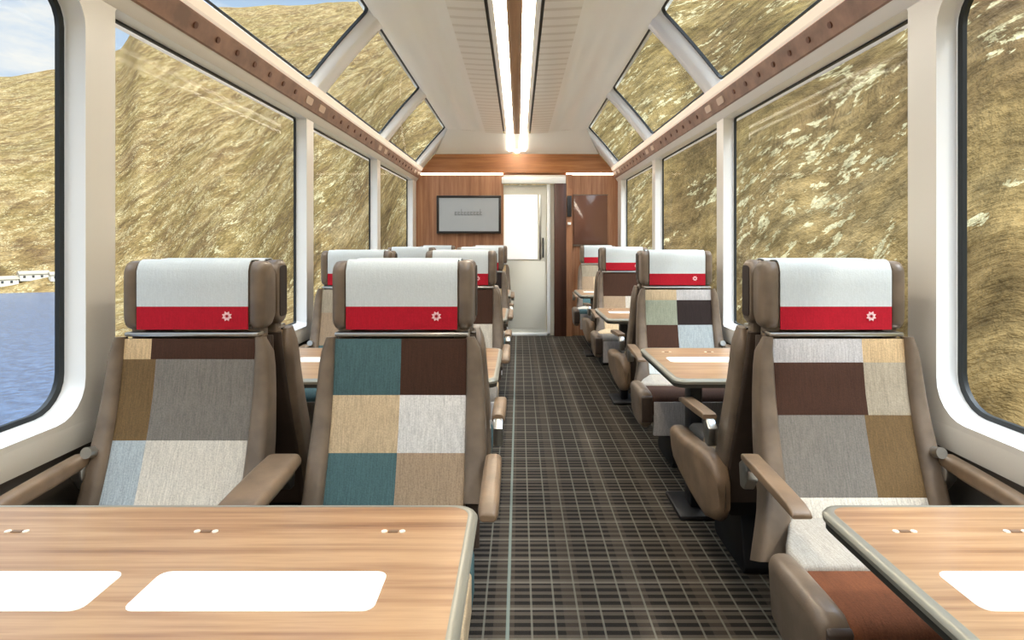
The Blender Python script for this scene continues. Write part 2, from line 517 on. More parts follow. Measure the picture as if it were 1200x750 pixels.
# ribs between the roof windows
def roof_frame(sx, name):
    bm = bmesh.new()
    NT = 10
    edges = [Y0] + [v for ab in RW for v in ab] + [Y1]
    for k in range(0, len(edges), 2):
        a, b = edges[k], edges[k + 1]
        e = 0.035
        a2 = a + e if k > 0 else a; b2 = b - e if k < len(edges) - 2 else b
        rings = []
        for q in range(NT + 1):
            t = q / NT
            row = []
            for y, off in ((a, 0.072), (a + 0.004, 0.05), (a2, 0.004), (a2 + 0.012, -0.004), (b2 - 0.012, -0.004), (b2, 0.004), (b - 0.004, 0.05), (b, 0.072)):
                p = roofp(t, off); row.append((sx * p.x, y, p.z))
            rings.append(row)
        loft(bm, rings, caps=False, closed=True)
    # upper return: the step between glass and ceiling edge
    for t, o1, o2 in ((1.0, 0.085, -0.012), (0.0, 0.085, -0.004)):
        pts = [roofp(t, o1), roofp(t, o2)]
        f = bm.faces.new([bm.verts.new((sx * p.x, y, p.z)) for p, y in ((pts[0], Y0), (pts[0], Y1), (pts[1], Y1), (pts[1], Y0))])
    return struct(finish(name, bm, M['panel_w'], smooth=40))
roof_frame(-1, 'trim_3'); roof_frame(1, 'trim_4')

# ceiling
bm = bmesh.new()
YE = 7.62
def cs(x): return x
half = [(0.935, 2.775, 0), (0.905, 2.715, 0), (0.885, 2.705, 0), (0.86, 2.702, 0), (0.74, 2.698, 0), (0.62, 2.688, 0), (0.50, 2.675, 0), (0.41, 2.664, 0), (0.40, 2.660, 1), (0.28, 2.652, 1), (0.174, 2.648, 2), (0.172, 2.672, 2), (0.156, 2.672, 2), (0.154, 2.646, 0), (0.121, 2.645, 0), (0.117, 2.668, 0), (0.051, 2.668, 0), (0.047, 2.642, 3), (0.0, 2.641, 3)]
for sx in (-1, 1):
    for i in range(len(half) - 1):
        a, b = half[i], half[i + 1]
        mi = a[2]
        f = bm.faces.new([bm.verts.new(v) for v in ((sx * a[0], Y0, a[1]), (sx * a[0], YE, a[1]), (sx * b[0], YE, b[1]), (sx * b[0], Y0, b[1]))])
        f.material_index = mi
# end piece sloping down to the end wall
endp = [(0.885, 2.705), (0.74, 2.698), (0.50, 2.675), (0.174, 2.648), (0.05, 2.642), (0.0, 2.641)]
wallp = [(1.10, 2.435), (0.88, 2.437), (0.58, 2.438), (0.2, 2.44), (0.05, 2.44), (0.0, 2.44)]
for sx in (-1, 1):
    loft(bm, [[(sx * x, YE, z) for x, z in endp], [(sx * x, 8.055, z) for x, z in wallp]], caps=False, closed=False, mi=0)
    loft(bm, [[(sx * 0.885, YE, 2.705), (sx * 0.90, YE + .1, 2.72)], [(sx * 1.10, 8.055, 2.435), (sx * 1.14, 8.055, 2.44)]], caps=False, closed=False, mi=0)
# rooftop skin
loft(bm, [[(x, y, z) for x, z in ((-1.0, 2.80), (-0.5, 2.93), (0, 2.96), (0.5, 2.93), (1.0, 2.80))] for y in (Y0, 8.2)], caps=False, closed=False, mi=0)
bmesh.ops.remove_doubles(bm, verts=bm.verts, dist=0.0003)
struct(finish('ceiling', bm, [M['ceil'], M['ribbed'], M['darkgap'], M['ceilwood']], smooth=30))

for sx, side in ((-1, 'left'), (1, 'right')):
    bm = bmesh.new()
    x0, x1 = sorted((sx * 0.053, sx * 0.115))
    prism(bm, [(Y0 + 0.01, 2.662), (Y0 + 0.01, 2.646), (YE - 0.03, 2.640), (YE + 0.005, 2.628), (7.95, 2.472), (7.96, 2.492), (YE + 0.005, 2.662)], x0, x1, 0.003, 2)
    o = finish('ceiling_light_strip', bm, M['lamp'], smooth=30)
    tag(o, 'long glowing warm white ceiling light strip %s of the brown centre band' % side, 'light')

# small lamp where the strips meet the header
bm = bmesh.new(); cyl(bm, (0.0, 7.985, 2.482), (0, -0.45, -0.9), 0.035, 0.015, 20)
o = finish('ceiling_spotlight', bm, M['lamp'], smooth=30)
tag(o, 'small round glowing spotlight at the far end of the ceiling strips', 'light')

# rear wall behind the viewer
bm = bmesh.new(); box(bm, -1.47, 1.47, Y0 - 0.06, Y0, 0, 2.9)
struct(finish('wall_back', bm, M['wallwood'], smooth=0))

# end wall (front) with door
DX0, DX1, DZ = -0.185, 0.49, 2.04
bm = bmesh.new()
def wallbox(x0, x1, z0, z1, y0=8.06, y1=8.14, mi=0, r=0.0): box(bm, x0, x1, y0, y1, z0, z1, r, 2, mi)
wallbox(-1.42, DX0, 0, 2.165); wallbox(0.66, 1.42, 0, 2.165)
wallbox(0.66, 0.74, 0, 2.165, 8.0, 8.06)                 # corner post beside the dark jamb
wallbox(DX0, 0.66, 2.13, 2.165, 8.06, 8.14, 2)
loft(bm, [[(x, y, z) for x, z in ((-1.30, 2.195), (1.30, 2.195), (1.30, 2.215), (0.90, 2.68), (-0.90, 2.68), (-1.30, 2.215))] for y in (8.04, 8.14)], mi=1)
wallbox(-1.42, 1.42, 2.165, 2.195, 8.09, 8.14, 1)
struct(finish('wall_front', bm, [M['wallwood'], M['headwood'], M['panel']], smooth=0))
bm = bmesh.new(); box(bm, -1.36, -0.19, 8.05, 8.085, 2.168, 2.192, 0.003)
o = finish('cove_light', bm, M['led'], smooth=30); tag(o, 'thin glowing light line above the wall screen under the wooden header', 'light')
bm = bmesh.new(); box(bm, 0.665, 1.36, 8.05, 8.085, 2.168, 2.192, 0.003)
o = finish('cove_light', bm, M['led'], smooth=30); tag(o, 'thin glowing light line above the dark glass panel right of the door', 'light')
bm = bmesh.new()
box(bm, DX0 - 0.02, 0.655, 8.0, 8.06, 2.045, 2.135, 0.01)
struct(finish('trim_5', bm, M['panel_w'], smooth=30))
bm = bmesh.new(); box(bm, 0.50, 0.66, 7.98, 8.12, 0, 2.045, 0.004)
struct(finish('trim_6', bm, M['darkwood'], smooth=30))
# door
d = struct(thing('door_1', ((DX0 + DX1) / 2, 8.10, 0)))
def rel(bm_): return bm_
dc = (DX0 + DX1) / 2
bm = bmesh.new(); box(bm, DX0 - dc, 0.40 - dc, -0.02, 0.02, 0.03, 2.03, 0.006)
box(bm, -0.16 - dc, 0.38 - dc, -0.026, -0.018, 0.10, 1.0, 0.003)
finish('door_leaf', bm, M['door'], d, smooth=30)
bm = bmesh.new(); box(bm, 0.405 - dc, 0.45 - dc, -0.05, 0.02, 0.0, 2.04, 0.004); box(bm, DX0 - dc, 0.45 - dc, -0.05, 0.01, 0.0, 0.035, 0.004)
finish('door_frame', bm, M['panel_w'], d, smooth=30)
bm = bmesh.new(); box(bm, 0.45 - dc, 0.50 - dc, -0.02, 0.02, 0.0, 2.04, 0.0)
finish('door_jamb', bm, M['door'], d, smooth=30)
bm = bmesh.new(); box(bm, -0.175 - dc, 0.275 - dc, -0.034, -0.018, 1.03, 1.90, 0.004)
finish('door_glass', bm, M['doorglass'], d, smooth=30)
bm = bmesh.new(); box(bm, 0.34 - dc, 0.362 - dc, -0.07, -0.05, 1.05, 1.32, 0.006); box(bm, 0.343 - dc, 0.36 - dc, -0.055, -0.015, 1.08, 1.10); box(bm, 0.343 - dc, 0.36 - dc, -0.055, -0.015, 1.27, 1.29)
finish('door_handle', bm, M['blackp'], d, smooth=30)
bm = bmesh.new(); box(bm, 0.30 - dc, 0.33 - dc, -0.026, -0.018, 1.03, 1.90, 0.002)
finish('glazing_bar', bm, M['metal'], d, smooth=30)

# wall screen
s = thing('wall_screen', (-0.645, 8.05, 1.63)); tag(s, 'flat grey screen in a thin black frame on the wooden end wall', 'screen')
bm = bmesh.new()
W2, H2 = 0.432, 0.255
for x0, x1, z0, z1 in ((-W2, W2, H2 - 0.032, H2), (-W2, W2, -H2, -H2 + 0.032), (-W2, -W2 + 0.032, -H2 + 0.025, H2 - 0.025), (W2 - 0.032, W2, -H2 + 0.025, H2 - 0.025)):
    box(bm, x0, x1, -0.05, 0.0, z0, z1, 0.003)
finish('frame', bm, M['bezel'], s, smooth=30)
bm = bmesh.new(); box(bm, -W2 + 0.024, W2 - 0.024, -0.035, -0.002, -H2 + 0.024, H2 - 0.024)
face = finish('display', bm, M['screen'], s, smooth=0)
bm = bmesh.new()
x = -0.19
rnd = random.Random(3)
for k in range(9):      # blurred word: loops and stems of joined-up letters
    w = 0.032; h = 0.05 if k not in (2, 8) else 0.085
    box(bm, x, x + 0.012, -0.0375, -0.035, -0.01, -0.01 + h)
    box(bm, x, x + w, -0.0375, -0.035, -0.01, 0.003)
    box(bm, x + 0.004, x + w - 0.004, -0.0375, -0.035, 0.024, 0.036)
    x += 0.042
finish('writing', bm, M['ink'], s, smooth=0)

# dark glass panel and little display right of the door
g = thing('glass_wall_panel', (0.99, 8.05, 1.55)); tag(g, 'dark reflective glass panel on the wood right of the end door', 'panel')
bm = bmesh.new(); box(bm, -0.225, 0.225, -0.02, 0, -0.32, 0.34, 0.004)
finish('glass_face', bm, M['darkglass'], g, smooth=30)
bm = bmesh.new(); box(bm, -0.235, 0.235, -0.012, 0, -0.345, -0.32); box(bm, -0.235, 0.235, -0.012, 0, 0.34, 0.352)
finish('frame', bm, M['leather'], g, smooth=0)
g = thing('wall_control_panel', (0.70, 7.99, 1.74)); tag(g, 'narrow black control panel on the post beside the dark door jamb', 'panel')
bm = bmesh.new(); box(bm, -0.03, 0.03, -0.015, 0, -0.14, 0.14, 0.004); finish('housing', bm, M['blackp'], g, smooth=30)
bm = bmesh.new(); box(bm, -0.022, 0.022, -0.02, -0.0, -0.25, -0.215, 0.003); finish('switch', bm, M['panel_w'], g, smooth=30)

# ------------------------------------------------------------------ seats
# local frame: seat faces -Y, origin on the floor under the headrest front
PATH = [(-0.012, 0.968), (-0.020, 0.90), (-0.034, 0.80), (-0.058, 0.70), (-0.088, 0.60), (-0.122, 0.505), (-0.145, 0.455)]
def path_at(z):
    for (ya, za), (yb, zb) in zip(PATH, PATH[1:]):
        if za >= z >= zb:
            t = (za - z) / (za - zb); return ya + (yb - ya) * t
    return PATH[0][0] if z > PATH[0][1] else PATH[-1][0]
def frame_at(z):
    e = 0.02
    y0, y1 = path_at(min(z + e, 0.968)), path_at(max(z - e, 0.455))
    t = Vector((0, y1 - y0, -(min(z + e, 0.968) - max(z - e, 0.455)))).normalized()
    n = Vector((0, t.z, -t.y))           # towards the front
    if n.y > 0: n = -n
    return n

def pattern_mesh(rows):
    """rows: list of (z_top, z_bottom, [(frac_end, colour), ...])"""
    bm = bmesh.new()
    W = 0.42
    x_left = -W / 2
    for zt, zb, cols in rows:
        u0 = 0.0
        for u1, colr in cols:
            mi = PK.index(colr)
            nz = max(2, int((zt - zb) / 0.03)); nx = max(2, int((u1 - u0) * W / 0.04))
            grid = []
            for i in range(nz + 1):
                z = zt + (zb - zt) * i / nz
                n = frame_at(z); row = []
                for j in range(nx + 1):
                    u = u0 + (u1 - u0) * j / nx
                    x = x_left + u * W
                    # slight pillow in the cell, a seam at its border
                    ei = min(i, nz - i) / max(1, nz / 2); ej = min(j, nx - j) / max(1, nx / 2)
                    puff = 0.004 * min(1, ei * 2.5) * min(1, ej * 2.5)
                    hollow = 0.008 * (1 - (2 * u - 1) ** 2)
                    p = Vector((x, path_at(z), z)) + n * (puff - hollow)
                    row.append(bm.verts.new(p))
                grid.append(row)
            for i in range(nz):
                for j in range(nx):
                    f = bm.faces.new((grid[i][j], grid[i][j + 1], grid[i + 1][j + 1], grid[i + 1][j])); f.material_index = mi
            u0 = u1
    # body behind the cloth
    rings = []
    for k in range(9):
        z = 0.966 + (0.46 - 0.966) * k / 8
        n = frame_at(z); c = Vector((0, path_at(z), z)) - n * 0.045
        rings.append([Vector((q[0], 0, 0)) + c + n * q[1] for q in rrect(0.424, 0.058, 0.008, 2)])
    loft(bm, rings, mi=PK.index('taupe'))
    return bm

Z = (0.966, 0.455)
PATTERNS = {
 'A': [(0.966, 0.902, [(0.2, 'sand'), (1, 'darkbrown')]), (0.902, 0.66, [(0.24, 'olive'), (1, 'grey')]), (0.66, 0.455, [(0.24, 'bluegrey'), (1, 'offwhite')])],
 'B': [(0.966, 0.792, [(0.5, 'teal'), (1, 'darkbrown')]), (0.792, 0.625, [(0.5, 'tan'), (1, 'white')]), (0.625, 0.455, [(0.5, 'teal'), (1, 'taupe')])],
 'C': [(0.966, 0.892, [(0.69, 'palegrey'), (1, 'sand')]), (0.892, 0.733, [(0.69, 'darkbrown'), (1, 'beige')]), (0.733, 0.505, [(0.66, 'grey'), (1, 'olive')]), (0.505, 0.455, [(1, 'offwhite')])],
 'D': [(0.966, 0.90, [(0.48, 'tan'), (1, 'palegrey')]), (0.90, 0.745, [(0.48, 'greygreen'), (1, 'black')]), (0.745, 0.60, [(0.48, 'darkbrown'), (1, 'bluegrey')]), (0.60, 0.455, [(1, 'paleblue')])],
 'E': [(0.966, 0.75, [(1, 'darkbrown')]), (0.75, 0.60, [(0.5, 'taupe'), (1, 'offwhite')]), (0.60, 0.455, [(0.5, 'tan'), (1, 'grey')])],
 'F': [(0.966, 0.82, [(0.5, 'beige'), (1, 'black')]), (0.82, 0.62, [(0.35, 'taupe'), (1, 'tan')]), (0.62, 0.455, [(0.6, 'teal'), (1, 'offwhite')])],
}
CUSH = {'A': ('offwhite', 'rust'), 'B': ('teal', 'tan'), 'C': ('stone', 'rust'), 'D': ('stone', 'darkbrown'), 'E': ('tan', 'grey'), 'F': ('offwhite', 'teal')}

def back_meshes(key):
    o = finish('backrest', pattern_mesh(PATTERNS[key]), [PAT[k] for k in PK], smooth=40, recalc=False)
    return o

def make_seat(key, arms, away=False):
    """arms: dict side(-1/+1) -> 'aisle' | 'wide' | 'window' | None"""
    t = thing('train_seat', (0, 0, 0))
    b = finish('backrest', pattern_mesh(PATTERNS[key]), [PAT[k] for k in PK], t, smooth=40)
    # side bolsters of the backrest
    for s in (-1, 1):
        bm = bmesh.new(); rings = []
        for k in range(15):
            z = 0.972 + ((0.49 if arms[s] == 'slim' else 0.34) - 0.972) * k / 14
            zz = max(z, 0.46)
            n = frame_at(zz) if z > 0.44 else frame_at(0.47)
            y = path_at(zz) - (0.03 * (0.46 - z) / 0.12 if z < 0.46 else 0)
            f = k / 14
            w = 0.042 + 0.022 * min(1, f * 1.6) + (0.045 if arms[s] == 'aisle' else 0.0) * max(0, (f - 0.72) / 0.28)
            tk = 0.075 + 0.030 * min(1, f * 2)
            if k == 0: w *= 0.6; tk *= 0.6
            if k == 1: w *= 0.93
            c = Vector((s * (0.2105 + w / 2), y, z)) + n * (0.020 - tk / 2)
            rings.append([Vector((q[0], 0, 0)) + c + n * q[1] for q in rrect(w, tk, 0.02, 4)])
        loft(bm, rings)
        finish('backrest_bolster', bm, M['leather'], t, smooth=50)
    # rear shell
    bm = bmesh.new(); rings = []
    for k in range(9):
        z = 0.975 + (0.36 - 0.975) * k / 8
        zz = max(z, 0.46); n = frame_at(zz)
        c = Vector((0, path_at(zz), z)) - n * 0.083
        rings.append([Vector((q[0], 0, 0)) + c + n * q[1] for q in rrect(0.46 + 0.05 * min(1, k / 5), 0.022, 0.01, 3)])
    loft(bm, rings); finish('rear_shell', bm, M['leatherd'], t, smooth=50)
    # headrest: padded block with raised wings
    bm = bmesh.new(); rings = []
    HZ0, HZ1 = 0.992, 1.213
    for x, fw, sh in ((-0.186, 0, 0), (0.186, 0, 0)):
        rings.append([(x, 0.052 + q[0] , (HZ0 + HZ1) / 2 + q[1]) for q in rrect(0.088, HZ1 - HZ0 - 0.006, 0.032, 5)])
    loft(bm, rings)
    finish('headrest', bm, M['leather'], t, smooth=50)
    for s in (-1, 1):
        bm = bmesh.new(); rings = []
        for x, g, h in ((0.182, 0.0, 0.0), (0.186, 0.006, 0.0), (0.205, 0.012, 0.001), (0.216, 0.010, -0.002), (0.224, 0.0, -0.010), (0.228, -0.014, -0.024)):
            d_ = 0.092 + g
            rings.append([(s * x, 0.050 - g * 0.5 + q[0], (HZ0 + HZ1) / 2 + q[1]) for q in rrect(d_, (HZ1 - HZ0) + h * 1.6, 0.036, 5)])
        loft(bm, rings)
        wg = finish('headrest_wing', bm, M['leather'], t, smooth=50)
        if away:
            bm = bmesh.new(); rr = rrect(0.060, 0.175, 0.014, 3)
            loft(bm, [[(s * x, 0.050 + q[0], (HZ0 + HZ1) / 2 + 0.004 + q[1]) for q in rr] for x in (0.218, 0.2305)])
            finish('side_inset', bm, M['inset'], wg, smooth=30)
    # white cloth with a red band
    bm = bmesh.new()
    prof = []
    zc, hh, r = (HZ0 + HZ1) / 2, (HZ1 - HZ0) / 2 + 0.003, 0.034
    fy, by = 0.002, 0.1005
    prof = [(fy, HZ0 + 0.002), (fy, 1.02), (fy, 1.045), (fy, 1.068)]
    split = 3
    prof += [(fy, 1.073), (fy, 1.10), (fy, 1.14), (fy, zc + hh - r)]
    for k in range(1, 6):
        a = PI / 2 * k / 5; prof.append((fy + r - r * math.cos(a), zc + hh - r + r * math.sin(a)))
    for k in range(1, 6):
        a = PI / 2 * k / 5; prof.append((by - r + r * math.sin(a), zc + hh - r + r * math.cos(a)))
    prof += [(by, 1.12), (by, 1.07)]
    XC = 0.179
    prof = [(y - 0.004 if i < 8 else y, z + (0.003 if 8 <= i < 18 else 0)) for i, (y, z) in enumerate(prof)]
    inner = []
    for i, (y, z) in enumerate(prof):
        cdir = Vector((0.052 - y, zc - z)); 
        if i < 8: cdir = Vector((1, 0))
        elif i >= 18: cdir = Vector((-1, 0))
        cdir.normalize(); inner.append((y + cdir.x * 0.003, z + cdir.y * 0.003))
    def strip(i0, i1, mi):
        poly = prof[i0:i1 + 1]; inn = inner[i0:i1 + 1]
        for i in range(len(poly) - 1):
            q = [poly[i], poly[i + 1], inn[i + 1], inn[i]]
            A = [bm.verts.new((-XC, *p)) for p in q]; B = [bm.verts.new((XC, *p)) for p in q]
            fs = [bm.faces.new((A[0], B[0], B[1], A[1])), bm.faces.new((A[2], B[2], B[3], A[3])), bm.faces.new(A), bm.faces.new(B)]
            if i == 0: fs.append(bm.faces.new((A[0], A[3], B[3], B[0])))
            if i == len(poly) - 2: fs.append(bm.faces.new((A[1], B[1], B[2], A[2])))
            for f in fs: f.material_index = mi
    strip(0, split, 1); strip(split, len(prof) - 1, 0)
    bmesh.ops.remove_doubles(bm, verts=bm.verts, dist=0.0002)
    cov = finish('headrest_cover', bm, [M['cover'], M['red']], t, smooth=40)
    bm = bmesh.new()
    ex_, ez_, ey_ = 0.112, 1.037, -0.0045
    for k in range(8):
        a = 2 * PI * k / 8 + PI / 8
        ca, sa = math.cos(a), math.sin(a)
        pts = [(0.004, 0), (0.010, 0.0042), (0.0165, 0), (0.010, -0.0042)]
        f0 = [(ex_ + p[0] * ca - p[1] * sa, ey_, ez_ + p[0] * sa + p[1] * ca) for p in pts]
        loft(bm, [[(p[0], p[1] + 0.003, p[2]) for p in f0], f0])
    finish('emblem', bm, M['emblem'], cov, smooth=0)
    # neck bar and posts
    bm = bmesh.new(); box(bm, -0.215, 0.215, -0.010, 0.06, 0.972, 0.986, 0.005)
    finish('neck_bar', bm, M['metal'], t, smooth=30)
    for s in (-1, 1):
        bm = bmesh.new(); box(bm, s * 0.19 - 0.025, s * 0.19 + 0.025, 0.025, 0.075, 0.93, 1.02, 0.01)
        finish('headrest_post', bm, M['leather'], t, smooth=30)
    # seat cushion
    c1, c2 = CUSH[key]
    bm = bmesh.new()
    # rear part with welt
    hwd = {'aisle': 0.305, 'slim': 0.258, 'window': 0.285, 'wide': 0.29, 'plain': 0.29, 'aisle_back': 0.235}
    wl, wr = hwd[arms[-1]], hwd[arms[1]]
    def sec(y, zt, zb, k, r=0.016):
        l = 0.212 + (wl - 0.212) * k; rr_ = 0.212 + (wr - 0.212) * k
        return [(q[0] + (rr_ - l) / 2, y, (zt + zb) / 2 + q[1]) for q in rrect(l + rr_, zt - zb, r, 4)]
    loft(bm, [sec(-0.13, 0.452, 0.33, 0), sec(-0.20, 0.454, 0.33, 0.35), sec(-0.27, 0.456, 0.33, 0.75), sec(-0.33, 0.457, 0.33, 1), sec(-0.40, 0.457, 0.33, 1), sec(-0.408, 0.450, 0.34, 0.97)], mi=0)
    loft(bm, [sec(-0.410, 0.440, 0.34, 0.96), sec(-0.416, 0.447, 0.33, 1), sec(-0.55, 0.450, 0.33, 1), sec(-0.60, 0.446, 0.33, 1), sec(-0.622, 0.432, 0.335, 1), sec(-0.630, 0.415, 0.345, 0.98)], mi=1)
    cu = finish('seat_cushion', bm, [PAT[c1], PAT[c2]], t, smooth=50)
    bm = bmesh.new(); prism(bm, [(-0.632, 0.23), (-0.640, 0.415), (-0.618, 0.41), (-0.61, 0.23)], -wl + 0.01, wr - 0.01, 0.004, 2)
    finish('front_panel', bm, PAT['palegrey'], t, smooth=50)
    # lower body + pedestal
    bm = bmesh.new(); prism(bm, [(-0.12, 0.24), (-0.12, 0.335), (-0.60, 0.335), (-0.60, 0.24)], -0.225, 0.225, 0.01, 2)
    finish('seat_pan', bm, M['blackp'], t, smooth=30)
    bm = bmesh.new(); prism(bm, [(-0.16, 0.0), (-0.14, 0.03), (-0.20, 0.245), (-0.46, 0.245), (-0.50, 0.03), (-0.48, 0.0)], -0.16, 0.16, 0.008, 2)
    finish('pedestal', bm, M['blackp'], t, smooth=30)
    # padded side shells beside the cushion
    for s in (-1, 1):
        kd = arms[s]
        if kd == 'aisle':
            secs = [(-0.345, 0.44, 0.34, 0.3), (-0.352, 0.458, 0.31, 0.7), (-0.375, 0.470, 0.285, 0.95), (-0.45, 0.474, 0.265, 1.0), (-0.55, 0.476, 0.262, 1.0), (-0.61, 0.474, 0.27, 1.0), (-0.632, 0.462, 0.285, 0.95), (-0.640, 0.44, 0.31, 0.8)]
            wd, x0 = 0.072, 0.300
        elif kd == 'aisle_back':
            secs = [(-0.02, 0.42, 0.30, 0.5), (-0.06, 0.47, 0.25, 0.8), (-0.13, 0.485, 0.232, 1.0), (-0.22, 0.475, 0.235, 1.0), (-0.34, 0.455, 0.245, 1.0), (-0.46, 0.446, 0.262, 1.0), (-0.56, 0.444, 0.285, 1.0), (-0.61, 0.436, 0.31, 0.9), (-0.628, 0.42, 0.34, 0.7)]
            wd, x0 = 0.085, 0.245
        else: continue
        bm = bmesh.new(); rings = []
        for y, zt, zb, ow in secs:
            w = wd * ow
            cx = x0 + w / 2 + (wd - w) * 0.3
            rings.append([(s * (cx + q[0] + (0.012 * (q[1] / (zt - zb)) * (1 if q[0] > 0 else 0))), y, (zt + zb) / 2 + q[1]) for q in rrect(w, zt - zb, 0.033, 6)])
        loft(bm, rings)
        sh = finish('side_shell', bm, M['armpad'] if kd == 'aisle_back' else M['leather'], t, smooth=50)
        if kd == 'aisle':
            bm = bmesh.new()
            prism(bm, [(-0.634, 0.30), (-0.640, 0.45), (-0.652, 0.44), (-0.650, 0.31)], *sorted((s * 0.305, s * 0.362)), 0.004, 2)
            finish('end_cap', bm, M['leatherd'], sh, smooth=40)
    for s, kind in arms.items():
        if kind in ('aisle', 'aisle_back', 'slim', 'window', 'wide'):
            w = {'aisle': 0.05, 'aisle_back': 0.052, 'slim': 0.052, 'window': 0.05, 'wide': 0.115}[kind]
            cx = {'aisle': 0.318, 'aisle_back': 0.306, 'slim': 0.300, 'window': 0.278, 'wide': 0.338}[kind]
            bm = bmesh.new()
            rings = []
            fl = 0.62 if kind.startswith('aisle') else 1.0
            for y, zt, th, ws in ((-0.10, 0.630, 0.030, 0.8), (-0.115, 0.634, 0.040, 0.95), (-0.20, 0.630, 0.045, 1.0), (-0.34, 0.622, 0.044, 1.0), (-0.41, 0.616, 0.040, 1.0), (-0.435, 0.608, 0.030, 0.9), (-0.443, 0.60, 0.016, 0.75)):
                rings.append([(s * cx + q[0], y, zt - th * fl / 2 + q[1]) for q in rrect(w * (ws if fl == 1 else 1), th * fl, {'wide': 0.02}.get(kind, 0.014 * fl * fl), 4)])
            loft(bm, rings)
            arm = finish('armrest', bm, M['armpad'], t, smooth=50)
            bm = bmesh.new()
            prism(bm, [(-0.07, 0.52), (-0.06, 0.59), (-0.10, 0.618), (-0.135, 0.59), (-0.13, 0.56), (-0.10, 0.52)], s * cx - 0.018, s * cx + 0.018, 0.006, 2)
            finish('hinge_bracket', bm, M['metal'], arm, smooth=30)
            if kind == 'window':
                bm = bmesh.new(); cyl(bm, (s * (cx - 0.028), -0.10, 0.635), (0, -1, 0.25), 0.017, 0.03, 16)
                finish('tilt_knob', bm, M['metal'], arm, smooth=30)
    return t

XA, XB, XC_ = -1.05 + CAMX, -0.377 + CAMX, 1.02 + CAMX
protos = {}
def place(key, arms, loc, rz, label, group):
    k = (key, tuple(sorted(arms.items())), rz > 1)
    if k not in protos:
        o = make_seat(key, arms, rz > 1); protos[k] = o
        o.location = loc; o.rotation_euler = (0, 0, rz)
    else:
        o = dup(protos[k], loc, rz)
    tag(o, label, 'seat', group)
    return o

rown = ['front', 'second', 'third', 'last']
patt = [('A', 'B', 'C'), ('F', 'E', 'D'), ('D', 'F', 'E'), ('E', 'C', 'F')]
desc = {
 (0, 0): 'window seat at left with olive, grey and off-white patchwork behind the big table',
 (0, 1): 'aisle seat at left with teal, dark brown, tan and white patchwork behind the big table',
 (0, 2): 'large seat at right with dark brown, grey and olive patchwork beside the wide pillar',
 (1, 0): 'patchwork window seat on the left facing the viewer, second row from the front',
 (1, 1): 'patchwork aisle seat on the left facing the viewer, second row from the front',
 (1, 2): 'patchwork seat on the right with grey-green and black squares, second row behind the bright table',
 (2, 0): 'patchwork window seat on the left facing the viewer, third row from the front',
 (2, 1): 'patchwork aisle seat on the left facing the viewer, third row from the front',
 (2, 2): 'seat on the right with dark brown upper back, third row from the front',
 (3, 0): 'patchwork window seat on the left facing the viewer, farthest row under the screen',
 (3, 1): 'patchwork aisle seat on the left facing the viewer, farthest row by the end door',
 (3, 2): 'small distant seat on the right facing the viewer, farthest row by the end wall',
}
ARM_F = [{-1: 'window', 1: 'wide'}, {1: 'slim', -1: 'plain'}, {-1: 'aisle', 1: 'window'}]
ARM_B = [{1: 'window', -1: 'wide'}, {-1: 'slim', 1: 'plain'}, {1: 'aisle_back', -1: 'window'}]
for k in range(4):
    for c, X in enumerate((XA, XB, XC_)):
        place(patt[k][c], ARM_F[c], (X, 1.922 + 1.92 * k, 0), 0.0, desc[(k, c)], 'patchwork seats facing the viewer')
pos = ['left window', 'left aisle', 'right']
for k in range(3):
    for c, X in enumerate((XA, XB, XC_)):
        place(['E', 'F', 'E'][c], ARM_B[c], (X, 2.132 + 1.92 * k, 0), PI,
              'brown seat turned away from the viewer, directly behind the %s %s seat' % (rown[k], pos[c]), 'seats turned away from the viewer')

